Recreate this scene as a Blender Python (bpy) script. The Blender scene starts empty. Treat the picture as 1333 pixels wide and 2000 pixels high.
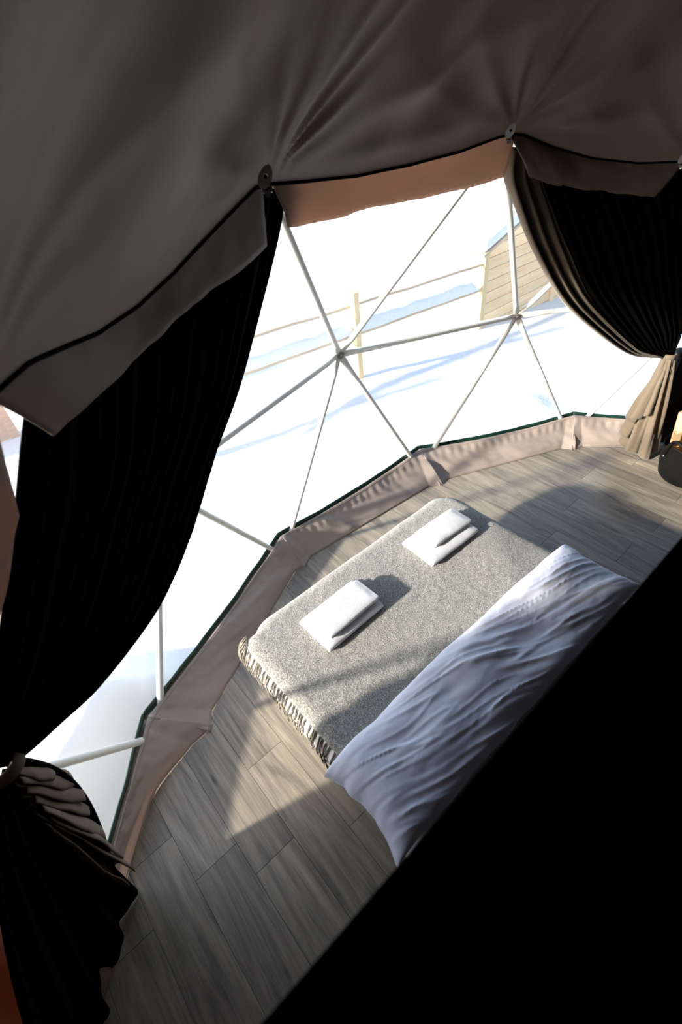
import bpy, bmesh, math, random
from mathutils import Vector, Matrix, noise

scn = bpy.context.scene
col = scn.collection
PI = math.pi
rnd = random.Random(7)

# ------------------------------------------------------------------ camera
cam_d = bpy.data.cameras.new('camera')
cam = bpy.data.objects.new('camera', cam_d)
col.objects.link(cam)
CR = [(-0.654276, -0.751198, -0.087324), (-0.46271, 0.48897, -0.739464), (0.598183, -0.443408, -0.667508)]
cam.matrix_world = Matrix(((CR[0][0], -CR[1][0], -CR[2][0], 0.8763),
                           (CR[0][1], -CR[1][1], -CR[2][1], 1.7767),
                           (CR[0][2], -CR[1][2], -CR[2][2], 2.5888),
                           (0, 0, 0, 1)))
cam_d.sensor_fit = 'VERTICAL'
cam_d.sensor_height = 36.0
cam_d.lens = 17.2
cam_d.clip_start = 0.02
cam_d.clip_end = 500
cam_d.dof.use_dof = True
cam_d.dof.focus_distance = 3.0
cam_d.dof.aperture_fstop = 3.5
scn.camera = cam

# ------------------------------------------------------------------ light
SUN_DIR = Vector((-0.24, -1.0, -0.37)).normalized()      # the way the light travels
world = bpy.data.worlds.new('sky')
scn.world = world
world.use_nodes = True
wn = world.node_tree
wn.nodes.clear()
sky = wn.nodes.new('ShaderNodeTexSky')
sky.sky_type = 'NISHITA'
sky.sun_disc = False
sky.sun_elevation = math.radians(19.0)
sky.sun_rotation = math.atan2(-SUN_DIR.x, -SUN_DIR.y)
sky.air_density = 1.0
sky.dust_density = 1.0
bgn = wn.nodes.new('ShaderNodeBackground')
bgn.inputs['Strength'].default_value = 0.34
won = wn.nodes.new('ShaderNodeOutputWorld')
wn.links.new(sky.outputs[0], bgn.inputs[0])
wn.links.new(bgn.outputs[0], won.inputs[0])
sun_d = bpy.data.lights.new('sun', 'SUN')
sun_d.energy = 11.0
sun_d.color = (1.0, 0.95, 0.86)
sun_d.angle = math.radians(2.6)   # softened by thin haze
sun = bpy.data.objects.new('sun', sun_d)
sun.rotation_euler = SUN_DIR.to_track_quat('-Z', 'Y').to_euler()
sun.location = (3, 20, 9)
col.objects.link(sun)

vs = scn.view_settings
vs.view_transform = 'Standard'
vs.look = 'None'
vs.gamma = 1.0
vs.use_curve_mapping = False
vs.exposure = 0.30
scn.cycles.max_bounces = 10
scn.cycles.diffuse_bounces = 5
scn.cycles.transparent_max_bounces = 16
scn.cycles.sample_clamp_indirect = 6.0

# ------------------------------------------------------------------ helpers
def lin(c):
    return tuple((v / 12.92 if v <= 0.04045 else ((v + 0.055) / 1.055) ** 2.4) for v in c)

def rgb(r, g, b):
    return lin((r / 255, g / 255, b / 255)) + (1.0,)

def new_mat(name):
    m = bpy.data.materials.new(name)
    m.use_nodes = True
    nt = m.node_tree
    return m, nt, nt.nodes['Principled BSDF']

def N(nt, kind, **kw):
    n = nt.nodes.new(kind)
    for k, v in kw.items():
        if k in n.inputs:
            n.inputs[k].default_value = v
        else:
            setattr(n, k, v)
    return n

def ramp(nt, fac, stops):
    r = nt.nodes.new('ShaderNodeValToRGB')
    while len(r.color_ramp.elements) < len(stops):
        r.color_ramp.elements.new(0.5)
    for e, (p, c) in zip(r.color_ramp.elements, stops):
        e.position = p
        e.color = c
    nt.links.new(fac, r.inputs[0])
    return r.outputs[0]

def simple(name, c, rough=0.8, metal=0.0, spec=0.3, var=0.08, scale=30.0, bump=0.0, bscale=200.0, sheen=0.0):
    """one colour with a little mottling and optional fine relief"""
    m, nt, b = new_mat(name)
    co = N(nt, 'ShaderNodeTexCoord')
    n = N(nt, 'ShaderNodeTexNoise', Scale=scale, Detail=4.0)
    nt.links.new(co.outputs['Object'], n.inputs['Vector'])
    lo = tuple(v * (1 - var) for v in c[:3]) + (1,)
    hi = tuple(min(1, v * (1 + var)) for v in c[:3]) + (1,)
    nt.links.new(ramp(nt, n.outputs['Fac'], [(0.3, lo), (0.7, hi)]), b.inputs['Base Color'])
    b.inputs['Roughness'].default_value = rough
    b.inputs['Metallic'].default_value = metal
    b.inputs['Specular IOR Level'].default_value = spec
    if sheen:
        b.inputs['Sheen Weight'].default_value = sheen
    if bump:
        n2 = N(nt, 'ShaderNodeTexNoise', Scale=bscale, Detail=3.0)
        nt.links.new(co.outputs['Object'], n2.inputs['Vector'])
        bm = N(nt, 'ShaderNodeBump', Strength=bump, Distance=0.004)
        nt.links.new(n2.outputs['Fac'], bm.inputs['Height'])
        nt.links.new(bm.outputs[0], b.inputs['Normal'])
    return m

def cloth(name, c, rough=0.75, trans=0.0, tcol=None, bump=0.15, wave=900.0, spec=0.25, sheen=0.0):
    """woven fabric; trans > 0 lets backlight through"""
    m = simple(name, c, rough=rough, spec=spec, var=0.05, scale=6.0, bump=bump, bscale=wave, sheen=sheen)
    if trans:
        nt = m.node_tree
        b = nt.nodes['Principled BSDF']
        out = [n for n in nt.nodes if n.type == 'OUTPUT_MATERIAL'][0]
        t = N(nt, 'ShaderNodeBsdfTranslucent')
        t.inputs['Color'].default_value = tcol or c
        mx = N(nt, 'ShaderNodeMixShader')
        mx.inputs[0].default_value = trans
        nt.links.new(b.outputs[0], mx.inputs[1])
        nt.links.new(t.outputs[0], mx.inputs[2])
        nt.links.new(mx.outputs[0], out.inputs['Surface'])
    return m

class MB:
    """collects verts and faces, builds one mesh object"""
    def __init__(self):
        self.v, self.f, self.mi = [], [], []

    def add(self, vs_, fs_, mi=0):
        o = len(self.v)
        self.v += [tuple(p) for p in vs_]
        self.f += [tuple(i + o for i in q) for q in fs_]
        self.mi += [mi] * len(fs_)
        return self

    def grid(self, nu, nv, fn, cu=False, cv=False, mi=0, flip=False):
        vs_ = []
        for j in range(nv + (0 if cv else 1)):
            for i in range(nu + (0 if cu else 1)):
                vs_.append(fn(i / nu, j / nv))
        w = nu if cu else nu + 1
        h = nv if cv else nv + 1
        fs_ = []
        for j in range(nv):
            for i in range(nu):
                a, b = j * w + i, j * w + (i + 1) % w
                c, d = ((j + 1) % h) * w + (i + 1) % w, ((j + 1) % h) * w + i
                fs_.append((a, d, c, b) if flip else (a, b, c, d))
        return self.add(vs_, fs_, mi)

    def box(self, lo, hi, mi=0):
        x0, y0, z0 = lo
        x1, y1, z1 = hi
        vs_ = [(x0, y0, z0), (x1, y0, z0), (x1, y1, z0), (x0, y1, z0), (x0, y0, z1), (x1, y0, z1), (x1, y1, z1), (x0, y1, z1)]
        return self.add(vs_, [(0, 3, 2, 1), (4, 5, 6, 7), (0, 1, 5, 4), (1, 2, 6, 5), (2, 3, 7, 6), (3, 0, 4, 7)], mi)

    def tube(self, pts, rad, seg=8, mi=0, cap=True):
        pts = [Vector(p) for p in pts]
        rads = rad if isinstance(rad, (list, tuple)) else [rad] * len(pts)
        t0 = (pts[1] - pts[0]).normalized()
        up = Vector((0, 0, 1)) if abs(t0.z) < 0.9 else Vector((1, 0, 0))
        n = t0.cross(up).normalized()
        vs_, fs_ = [], []
        for i, p in enumerate(pts):
            t = (pts[min(i + 1, len(pts) - 1)] - pts[max(i - 1, 0)]).normalized()
            n = (n - t * n.dot(t)).normalized()
            b = t.cross(n)
            for k in range(seg):
                a = 2 * PI * k / seg
                vs_.append(p + (n * math.cos(a) + b * math.sin(a)) * rads[i])
        for i in range(len(pts) - 1):
            for k in range(seg):
                a, b_ = i * seg + k, i * seg + (k + 1) % seg
                fs_.append((a, b_, b_ + seg, a + seg))
        if cap:
            fs_.append(tuple(reversed(range(seg))))
            fs_.append(tuple((len(pts) - 1) * seg + k for k in range(seg)))
        return self.add(vs_, fs_, mi)

    def lathe(self, prof, seg=32, c=(0, 0, 0), mi=0):
        def fn(u, v):
            i = min(int(round(v * (len(prof) - 1))), len(prof) - 1)
            r, z = prof[i]
            a = 2 * PI * u
            return (c[0] + r * math.cos(a), c[1] + r * math.sin(a), c[2] + z)
        return self.grid(seg, len(prof) - 1, fn, cu=True, mi=mi)

    def build(self, name, mat, parent=None, loc=None, smooth=True, rot=None):
        me = bpy.data.meshes.new(name)
        me.from_pydata(self.v, [], self.f)
        for m in (mat if isinstance(mat, (list, tuple)) else [mat]):
            me.materials.append(m)
        if any(self.mi):
            for p, i in zip(me.polygons, self.mi):
                p.material_index = i
        if smooth:
            for p in me.polygons:
                p.use_smooth = True
        me.update()
        o = bpy.data.objects.new(name, me)
        col.objects.link(o)
        if parent:
            o.parent = parent
        if loc:
            o.location = loc
        if rot:
            o.rotation_euler = rot
        return o

def tag(o, label=None, cat=None, group=None, kind=None):
    if label: o['label'] = label
    if cat: o['category'] = cat
    if group: o['group'] = group
    if kind: o['kind'] = kind
    return o

def empty(name, loc=(0, 0, 0), rz=0.0, **kw):
    o = bpy.data.objects.new(name, None)
    o.location = loc
    o.rotation_euler = (0, 0, rz)
    o.empty_display_size = 0.1
    col.objects.link(o)
    return tag(o, **kw)

def solidify(o, t, off=-1.0, mo=0):
    m = o.modifiers.new('thickness', 'SOLIDIFY')
    m.thickness = t
    m.offset = off
    m.material_offset = mo
    m.material_offset_rim = 0
    return o

def bevel(o, w, seg=2):
    m = o.modifiers.new('bevel', 'BEVEL')
    m.width = w
    m.segments = seg
    m.limit_method = 'ANGLE'
    return o

def subsurf(o, n=1):
    m = o.modifiers.new('subdivision', 'SUBSURF')
    m.levels = n
    m.render_levels = n
    return o

def sharp(o, deg=40):
    me = o.data
    me.set_sharp_from_angle(angle=math.radians(deg))
    return o

def nz(x, y, z=0.0):
    return noise.noise(Vector((x, y, z)))

def fbm(x, y, z=0.0, o=4):
    return noise.fractal(Vector((x, y, z)), 1.0, 2.0, o)

def smooth01(t):
    t = max(0.0, min(1.0, t))
    return t * t * (3 - 2 * t)

def lerp(a, b, t):
    return a + (b - a) * t

def curve_at(pts, t):
    """Catmull-Rom through pts by chord length, t in 0..1"""
    P = [Vector(p) for p in pts]
    d = [0.0]
    for a, b in zip(P, P[1:]):
        d.append(d[-1] + (b - a).length)
    s = t * d[-1]
    for i in range(len(P) - 1):
        if s <= d[i + 1] or i == len(P) - 2:
            break
    L = max(d[i + 1] - d[i], 1e-9)
    k = max(0.0, min(1.0, (s - d[i]) / L))
    p0 = P[i - 1] if i > 0 else P[i] * 2 - P[i + 1]
    p3 = P[i + 2] if i + 2 < len(P) else P[i + 1] * 2 - P[i]
    p1, p2 = P[i], P[i + 1]
    return 0.5 * ((2 * p1) + (p2 - p0) * k + (2 * p0 - 5 * p1 + 4 * p2 - p3) * k * k + (3 * p1 - p0 - 3 * p2 + p3) * k ** 3)

def interp(tab, x):
    """piecewise linear table lookup with smoothing, tab sorted ascending"""
    if x <= tab[0][0]: return tab[0][1]
    for (a, va), (b, vb) in zip(tab, tab[1:]):
        if x <= b:
            return lerp(va, vb, (x - a) / (b - a))
    return tab[-1][1]

D2R = math.radians
def polar(deg, r, z):
    a = D2R(deg)
    return Vector((r * math.cos(a), r * math.sin(a), z))

# ------------------------------------------------------------------ materials
M = {}
M['liner'] = cloth('liner_fabric', rgb(133, 117, 106), rough=0.62, bump=0.06, wave=500, spec=0.35)
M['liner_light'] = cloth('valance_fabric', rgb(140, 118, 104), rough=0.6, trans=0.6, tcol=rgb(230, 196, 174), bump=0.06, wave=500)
M['liner_dark'] = cloth('shaded_dark_fabric', rgb(112, 98, 90), rough=0.6, trans=0.08, tcol=rgb(180, 120, 90), bump=0.06, wave=500)  # darker copy of the valance cloth, shade of the curtains put into its colour
M['liner_panel'] = cloth('fabric_panel', rgb(130, 108, 94), rough=0.6, trans=0.10, tcol=rgb(214, 140, 96), bump=0.06, wave=500)
M['shell'] = simple('outer_cover', rgb(60, 55, 50), rough=0.7)
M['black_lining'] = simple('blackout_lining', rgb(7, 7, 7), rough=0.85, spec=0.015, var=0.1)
M['taupe'] = cloth('taupe_curtain', rgb(104, 92, 77), rough=0.85, bump=0.1, wave=700, sheen=0.2)
M['dark_taupe'] = cloth('dark_taupe_curtain', rgb(98, 86, 75), rough=0.85, bump=0.1, wave=700)
M['tube'] = simple('white_painted_steel', rgb(226, 226, 222), rough=0.45, spec=0.4, var=0.03)
M['steel'] = simple('galvanised_steel', rgb(150, 150, 148), rough=0.4, metal=0.8, var=0.1)
M['grey_plastic'] = simple('grey_plastic', rgb(150, 147, 144), rough=0.6)
M['skirt'] = cloth('beige_skirt_fabric', rgb(170, 157, 149), rough=0.45, trans=0.25, tcol=rgb(196, 174, 162), bump=0.06, wave=500)
M['skirt_trim'] = simple('skirt_seam_thread', rgb(150, 128, 116), rough=0.8)
M['green'] = simple('dark_green_edging', rgb(14, 48, 38), rough=0.45, spec=0.5)
M['subfloor'] = simple('dark_subfloor', rgb(30, 26, 23), rough=0.9)
M['loft'] = simple('black_stained_wood', rgb(9, 9, 9), rough=0.9, spec=0.02)
M['sheet'] = cloth('white_cotton', rgb(232, 232, 234), rough=0.8, bump=0.05, wave=900)
M['duvet'] = cloth('duvet_cotton', rgb(218, 220, 236), rough=0.75, bump=0.08, wave=700)  # white cotton, with the blue of the skylight tinted into the colour
M['towel'] = simple('white_terry', rgb(207, 208, 212), rough=0.95, spec=0.1, var=0.03, scale=200, bump=0.9, bscale=420, sheen=0.3)
M['black_rubber'] = simple('black_rubber', rgb(10, 10, 10), rough=0.6, spec=0.15, var=0.25, scale=14, bump=0.2, bscale=60)
M['black_metal'] = simple('black_cabinet_paint', rgb(12, 12, 12), rough=0.6, spec=0.2)
M['bark'] = simple('birch_bark', rgb(176, 124, 84), rough=0.9, var=0.3, scale=18, bump=0.5, bscale=50)
M['white_paint'] = simple('white_leg_paint', rgb(225, 225, 222), rough=0.5)
M['fringe'] = simple('grey_wool_yarn', rgb(128, 122, 112), rough=0.95, spec=0.05, var=0.2, scale=120)
M['yarn_dark'] = M['fringe']

def m_wood_end():
    m, nt, b = new_mat('split_wood')
    co = N(nt, 'ShaderNodeTexCoord')
    mp = N(nt, 'ShaderNodeMapping')
    mp.inputs['Scale'].default_value = (40, 40, 6)
    nt.links.new(co.outputs['Object'], mp.inputs['Vector'])
    n = N(nt, 'ShaderNodeTexNoise', Scale=1.0, Detail=5.0)
    nt.links.new(mp.outputs[0], n.inputs['Vector'])
    nt.links.new(ramp(nt, n.outputs['Fac'], [(0.3, rgb(222, 186, 136)), (0.7, rgb(246, 224, 184))]), b.inputs['Base Color'])
    b.inputs['Roughness'].default_value = 0.9
    return m
M['split'] = m_wood_end()

def m_laminate():
    m, nt, b = new_mat('oak_laminate')
    co = N(nt, 'ShaderNodeTexCoord')
    oi = N(nt, 'ShaderNodeObjectInfo')
    mul = N(nt, 'ShaderNodeVectorMath', operation='SCALE')
    cx = N(nt, 'ShaderNodeCombineXYZ')
    for k in range(3):
        nt.links.new(oi.outputs['Random'], cx.inputs[k])
    nt.links.new(cx.outputs[0], mul.inputs[0])
    mul.inputs['Scale'].default_value = 37.0
    add = N(nt, 'ShaderNodeVectorMath', operation='ADD')
    nt.links.new(co.outputs['Object'], add.inputs[0])
    nt.links.new(mul.outputs[0], add.inputs[1])
    # broad wandering grain
    mp = N(nt, 'ShaderNodeMapping')
    mp.inputs['Scale'].default_value = (1.1, 9.0, 1.0)
    nt.links.new(add.outputs[0], mp.inputs['Vector'])
    n1 = N(nt, 'ShaderNodeTexNoise', Scale=1.0, Detail=6.0, Roughness=0.6, Distortion=2.2)
    nt.links.new(mp.outputs[0], n1.inputs['Vector'])
    # fine fibres
    mp2 = N(nt, 'ShaderNodeMapping')
    mp2.inputs['Scale'].default_value = (4.0, 110.0, 1.0)
    nt.links.new(add.outputs[0], mp2.inputs['Vector'])
    n2 = N(nt, 'ShaderNodeTexNoise', Scale=1.0, Detail=4.0, Roughness=0.6)
    nt.links.new(mp2.outputs[0], n2.inputs['Vector'])
    c1 = ramp(nt, n1.outputs['Fac'], [(0.25, rgb(94, 87, 79)), (0.48, rgb(143, 134, 121)), (0.75, rgb(178, 166, 147))])
    c2 = ramp(nt, n2.outputs['Fac'], [(0.3, (0.62, 0.6, 0.58, 1)), (0.62, (1, 1, 1, 1))])
    mx = N(nt, 'ShaderNodeMix', data_type='RGBA', blend_type='MULTIPLY')
    mx.inputs[0].default_value = 0.75
    nt.links.new(c1, mx.inputs[6])
    nt.links.new(c2, mx.inputs[7])
    hv = N(nt, 'ShaderNodeHueSaturation')
    mr = N(nt, 'ShaderNodeMapRange')
    mr.inputs['To Min'].default_value = 0.8
    mr.inputs['To Max'].default_value = 1.12
    nt.links.new(oi.outputs['Random'], mr.inputs['Value'])
    nt.links.new(mr.outputs[0], hv.inputs['Value'])
    nt.links.new(mx.outputs[2], hv.inputs['Color'])
    # a few dark knots
    mp3 = N(nt, 'ShaderNodeMapping')
    mp3.inputs['Scale'].default_value = (2.2, 7.5, 1.0)
    nt.links.new(add.outputs[0], mp3.inputs['Vector'])
    vo = N(nt, 'ShaderNodeTexVoronoi', Scale=1.0)
    nt.links.new(mp3.outputs[0], vo.inputs['Vector'])
    kn = ramp(nt, vo.outputs['Distance'], [(0.03, (0.35, 0.32, 0.3, 1)), (0.10, (1, 1, 1, 1))])
    mk = N(nt, 'ShaderNodeMix', data_type='RGBA', blend_type='MULTIPLY')
    mk.inputs[0].default_value = 0.8
    nt.links.new(hv.outputs[0], mk.inputs[6])
    nt.links.new(kn, mk.inputs[7])
    nt.links.new(mk.outputs[2], b.inputs['Base Color'])
    b.inputs['Roughness'].default_value = 0.36
    b.inputs['Specular IOR Level'].default_value = 0.45
    bp = N(nt, 'ShaderNodeBump', Strength=0.12, Distance=0.002)
    nt.links.new(n2.outputs['Fac'], bp.inputs['Height'])
    nt.links.new(bp.outputs[0], b.inputs['Normal'])
    return m
M['laminate'] = m_laminate()

def m_wool():
    m, nt, b = new_mat('heather_grey_mohair')
    co = N(nt, 'ShaderNodeTexCoord')
    n = N(nt, 'ShaderNodeTexNoise', Scale=170.0, Detail=3.0, Roughness=0.7)
    nt.links.new(co.outputs['Object'], n.inputs['Vector'])
    c = ramp(nt, n.outputs['Fac'], [(0.36, rgb(98, 96, 92)), (0.5, rgb(136, 134, 128)), (0.64, rgb(180, 177, 170))])
    nt.links.new(c, b.inputs['Base Color'])
    b.inputs['Roughness'].default_value = 1.0
    b.inputs['Specular IOR Level'].default_value = 0.05
    b.inputs['Sheen Weight'].default_value = 0.4
    bp = N(nt, 'ShaderNodeBump', Strength=0.8, Distance=0.006)
    nt.links.new(n.outputs['Fac'], bp.inputs['Height'])
    nt.links.new(bp.outputs[0], b.inputs['Normal'])
    return m
M['wool'] = m_wool()

def m_snow():
    m, nt, b = new_mat('snow')
    co = N(nt, 'ShaderNodeTexCoord')
    n = N(nt, 'ShaderNodeTexNoise', Scale=14.0, Detail=6.0, Roughness=0.6)
    nt.links.new(co.outputs['Object'], n.inputs['Vector'])
    b.inputs['Base Color'].default_value = (0.80, 0.82, 0.85, 1)
    b.inputs['Roughness'].default_value = 0.7
    b.inputs['Specular IOR Level'].default_value = 0.2
    bp = N(nt, 'ShaderNodeBump', Strength=0.25, Distance=0.03)
    nt.links.new(n.outputs['Fac'], bp.inputs['Height'])
    nt.links.new(bp.outputs[0], b.inputs['Normal'])
    return m
M['snow'] = m_snow()

def m_film():
    """clear window foil, slightly milky"""
    m = bpy.data.materials.new('clear_window_foil')
    m.use_nodes = True
    nt = m.node_tree
    nt.nodes.clear()
    out = N(nt, 'ShaderNodeOutputMaterial')
    tr = N(nt, 'ShaderNodeBsdfTransparent')
    tr.inputs[0].default_value = (0.98, 0.98, 0.98, 1)
    tl = N(nt, 'ShaderNodeBsdfTranslucent')
    tl.inputs[0].default_value = (0.95, 0.96, 0.97, 1)
    gl = N(nt, 'ShaderNodeBsdfGlossy')
    gl.inputs['Roughness'].default_value = 0.08
    mx = N(nt, 'ShaderNodeMixShader')
    mx.inputs[0].default_value = 0.08
    nt.links.new(tr.outputs[0], mx.inputs[1])
    nt.links.new(tl.outputs[0], mx.inputs[2])
    mx2 = N(nt, 'ShaderNodeMixShader')
    mx2.inputs[0].default_value = 0.02
    nt.links.new(mx.outputs[0], mx2.inputs[1])
    nt.links.new(gl.outputs[0], mx2.inputs[2])
    nt.links.new(mx2.outputs[0], out.inputs['Surface'])
    return m
M['film'] = m_film()

def m_board(name, a, b_, axis=1):
    m, nt, b = new_mat(name)
    co = N(nt, 'ShaderNodeTexCoord')
    oi = N(nt, 'ShaderNodeObjectInfo')
    mp = N(nt, 'ShaderNodeMapping')
    sc = [30, 30, 30]
    sc[axis] = 2.0
    mp.inputs['Scale'].default_value = sc
    nt.links.new(co.outputs['Object'], mp.inputs['Vector'])
    n = N(nt, 'ShaderNodeTexNoise', Scale=1.0, Detail=4.0)
    nt.links.new(mp.outputs[0], n.inputs['Vector'])
    hv = N(nt, 'ShaderNodeHueSaturation')
    mr = N(nt, 'ShaderNodeMapRange')
    mr.inputs['To Min'].default_value = 0.85
    mr.inputs['To Max'].default_value = 1.1
    nt.links.new(oi.outputs['Random'], mr.inputs['Value'])
    nt.links.new(mr.outputs[0], hv.inputs['Value'])
    nt.links.new(ramp(nt, n.outputs['Fac'], [(0.3, a), (0.7, b_)]), hv.inputs['Color'])
    nt.links.new(hv.outputs[0], b.inputs['Base Color'])
    b.inputs['Roughness'].default_value = 0.85
    return m
M['siding'] = m_board('weathered_siding', rgb(246, 196, 140), rgb(253, 222, 174), 1)
M['gap'] = simple('dark_timber_gap', rgb(120, 92, 64), rough=0.9)
M['pale_board'] = m_board('pale_new_timber', rgb(208, 176, 116), rgb(230, 204, 150), 2)
M['rail_wood'] = m_board('rail_timber', rgb(172, 146, 112), rgb(205, 180, 146), 1)
M['hut'] = m_board('brown_hut_timber', rgb(142, 74, 36), rgb(172, 98, 54), 1)

# ------------------------------------------------------------------ dome layout (metres, dome centre at the origin)
B_HUBS = [polar(62.6, 3.2, 0), Vector((2.546, 1.929, 0)), Vector((3.144, 0.659, 0)), Vector((3.105, -0.765, 0)), Vector((2.482, -2.023, 0)), polar(-64.8, 3.2, 0)]
H_HUBS = [Vector((1.979, 2.467, 1.367)), Vector((2.902, 1.348, 1.190)), Vector((3.185, -0.069, 1.264)), Vector((2.843, -1.485, 1.145)), polar(-53.0, 3.2, 1.2)]
T_FRAME = [polar(64.0, 2.9, 2.05), Vector((2.344, 1.735, 2.054)), Vector((2.701, 0.596, 2.326)), Vector((2.666, -0.828, 2.284)), Vector((2.200, -1.929, 2.034)), polar(-66.0, 2.93, 2.03)]
HOOKS = [(50.5, 2.48, 2.27), (25.7, 2.30, 2.418), (-8.8, 2.345, 2.352), (-35.5, 2.50, 2.120)]
ZC = 0.62                                    # height of the dome sphere's centre
def on_sphere(deg, el, rad):
    a = D2R(deg)
    return Vector((rad * math.cos(el) * math.cos(a), rad * math.cos(el) * math.sin(a), ZC + rad * math.sin(el)))

# ------------------------------------------------------------------ ground and snow outside
def ground_z(x, y):
    r = math.hypot(x, y)
    z = -0.58 - 0.075 * max(0.0, -(y + 2.3)) * smooth01((6 - abs(y + 4)) / 4 + 0.5) * (1 if y > -9 else 0.6)
    if y < -9: z = max(z, -1.05)
    near = math.exp(-((r - 4.6) / 1.3) ** 2)
    z += near * (0.09 * fbm(x * 0.9, y * 0.9, 3.1, 3) + 0.05)
    z += 0.022 * fbm(x * 0.5, y * 0.5, 1.0, 3) * smooth01((r - 3.4) / 2)
    z += 0.012 * fbm(x * 3.0, y * 3.0, 5.0, 3) * math.exp(-max(0, r - 6) / 5)
    z += 0.0 if r < 14 else 0.02 * (r - 14) * smooth01((x - 4) / 10)
    ang = math.degrees(math.atan2(y, x))
    bank = smooth01((ang - 24) / 12) * smooth01((62 - ang) / 8) * math.exp(-((r - 3.66) / (0.17 if r < 3.66 else 0.55)) ** 2)
    z += 0.60 * bank * (1 + 0.22 * fbm(x * 2.3, y * 2.3, 7.0, 3))
    if r < 3.4: z = min(z, -0.5 + max(0.0, (r - 3.24) / 0.16) * 0.45)
    return z
g = MB()
rads = [0.0, 1.5, 2.6] + [3.1 + 0.045 * k for k in range(30)] + [4.45 + 0.1 * k for k in range(42)] + [8.6 * 1.09 ** k for k in range(1, 32)]
def gfn(u, v):
    i = int(round(v * (len(rads) - 1)))
    a = 2 * PI * u
    x, y = rads[i] * math.cos(a), rads[i] * math.sin(a)
    return (x, y, ground_z(x, y))
g.grid(260, len(rads) - 1, gfn, cu=True)
tag(g.build('ground', M['snow']), label='sunlit snow field outside the dome', kind='structure')

# ------------------------------------------------------------------ floor
floor = tag(MB().lathe([(0.001, -0.012), (3.16, -0.012), (3.19, -0.02), (3.19, -0.42), (0.001, -0.42)], 90).build('floor', M['subfloor'], smooth=False),
            label='grey oak laminate floor of the dome', kind='structure')
FLOOR_POLY = [polar(D, 3.13, 0) for D in [k * 6 for k in range(60)]]
def clip(poly, px, py, nx, ny):
    out = []
    for i in range(len(poly)):
        a, b = poly[i], poly[(i + 1) % len(poly)]
        da = (a[0] - px) * nx + (a[1] - py) * ny
        db = (b[0] - px) * nx + (b[1] - py) * ny
        if da >= 0: out.append(a)
        if (da >= 0) != (db >= 0):
            t = da / (da - db)
            out.append((a[0] + (b[0] - a[0]) * t, a[1] + (b[1] - a[1]) * t))
    return out
PW, PL = 0.2135, 1.38
JOINTS = {0: 2.068, 1: 1.672, 2: 1.833, 3: 2.065, -1: 1.53, -11: 1.908}
for k in range(-22, 8):
    y0 = 1.458 + PW * k
    off = JOINTS.get(k, rnd.uniform(0, PL))
    for j in range(-6, 6):
        x0 = off + j * PL
        gap = 0.0006
        poly = [(x0 + gap, y0 + gap), (x0 + PL - gap, y0 + gap), (x0 + PL - gap, y0 + PW - gap), (x0 + gap, y0 + PW - gap)]
        n = 36
        for q in range(n):
            a = 2 * PI * q / n
            poly = clip(poly, 3.13 * math.cos(a), 3.13 * math.sin(a), -math.cos(a), -math.sin(a))
            if len(poly) < 3: break
        if len(poly) < 3: continue
        cx = sum(p[0] for p in poly) / len(poly)
        cy = sum(p[1] for p in poly) / len(poly)
        m = len(poly)
        ins = 0.0005
        top = []
        for p in poly:
            d = Vector((cx - p[0], cy - p[1]))
            sx = ins * (1 if d.x > 0 else -1)
            sy = ins * (1 if d.y > 0 else -1)
            top.append((p[0] + sx - cx, p[1] + sy - cy, 0.0))
        lo = [(p[0] - cx, p[1] - cy, -0.0015) for p in poly]
        bot = [(p[0] - cx, p[1] - cy, -0.012) for p in poly]
        vs_ = bot + lo + top
        fs_ = [tuple(range(2 * m, 3 * m))]
        for i in range(m):
            i2 = (i + 1) % m
            fs_ += [(i, i2, m + i2, m + i), (m + i, m + i2, 2 * m + i2, 2 * m + i)]
        MB().add(vs_, fs_).build('plank', M['laminate'], floor, loc=(cx, cy, 0), smooth=False)

# ------------------------------------------------------------------ liner (ceiling)
EDGE = [(-62, 2.13), (-57, 2.06), (-50, 2.03), (-43, 2.05), (-39.0, 2.10), (-37.8, 2.12), (-35.9, 2.101), (-31.1, 2.118), (-24.4, 2.174), (-17.7, 2.256), (-12.6, 2.325),
        (-10.9, 2.335), (-9.2, 2.334), (-4.3, 2.31), (2.6, 2.307), (9.8, 2.322), (17.2, 2.358), (22.0, 2.385), (24.1, 2.392), (26, 2.36), (28.7, 2.316),
        (31.4, 2.276), (34.7, 2.249), (38.4, 2.254), (43.9, 2.304), (46.5, 2.300), (52, 2.24), (58, 2.26), (66, 2.33)]
HA = [66.0, 47.5, 22.8, -11.0, -37.8, -62.0]           # where the liner is hooked up
RL = 2.96
def edge_el(deg):
    z = interp(EDGE, deg) if -62 <= deg <= 66 else 2.23
    return math.asin((z - ZC) / RL)
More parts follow.
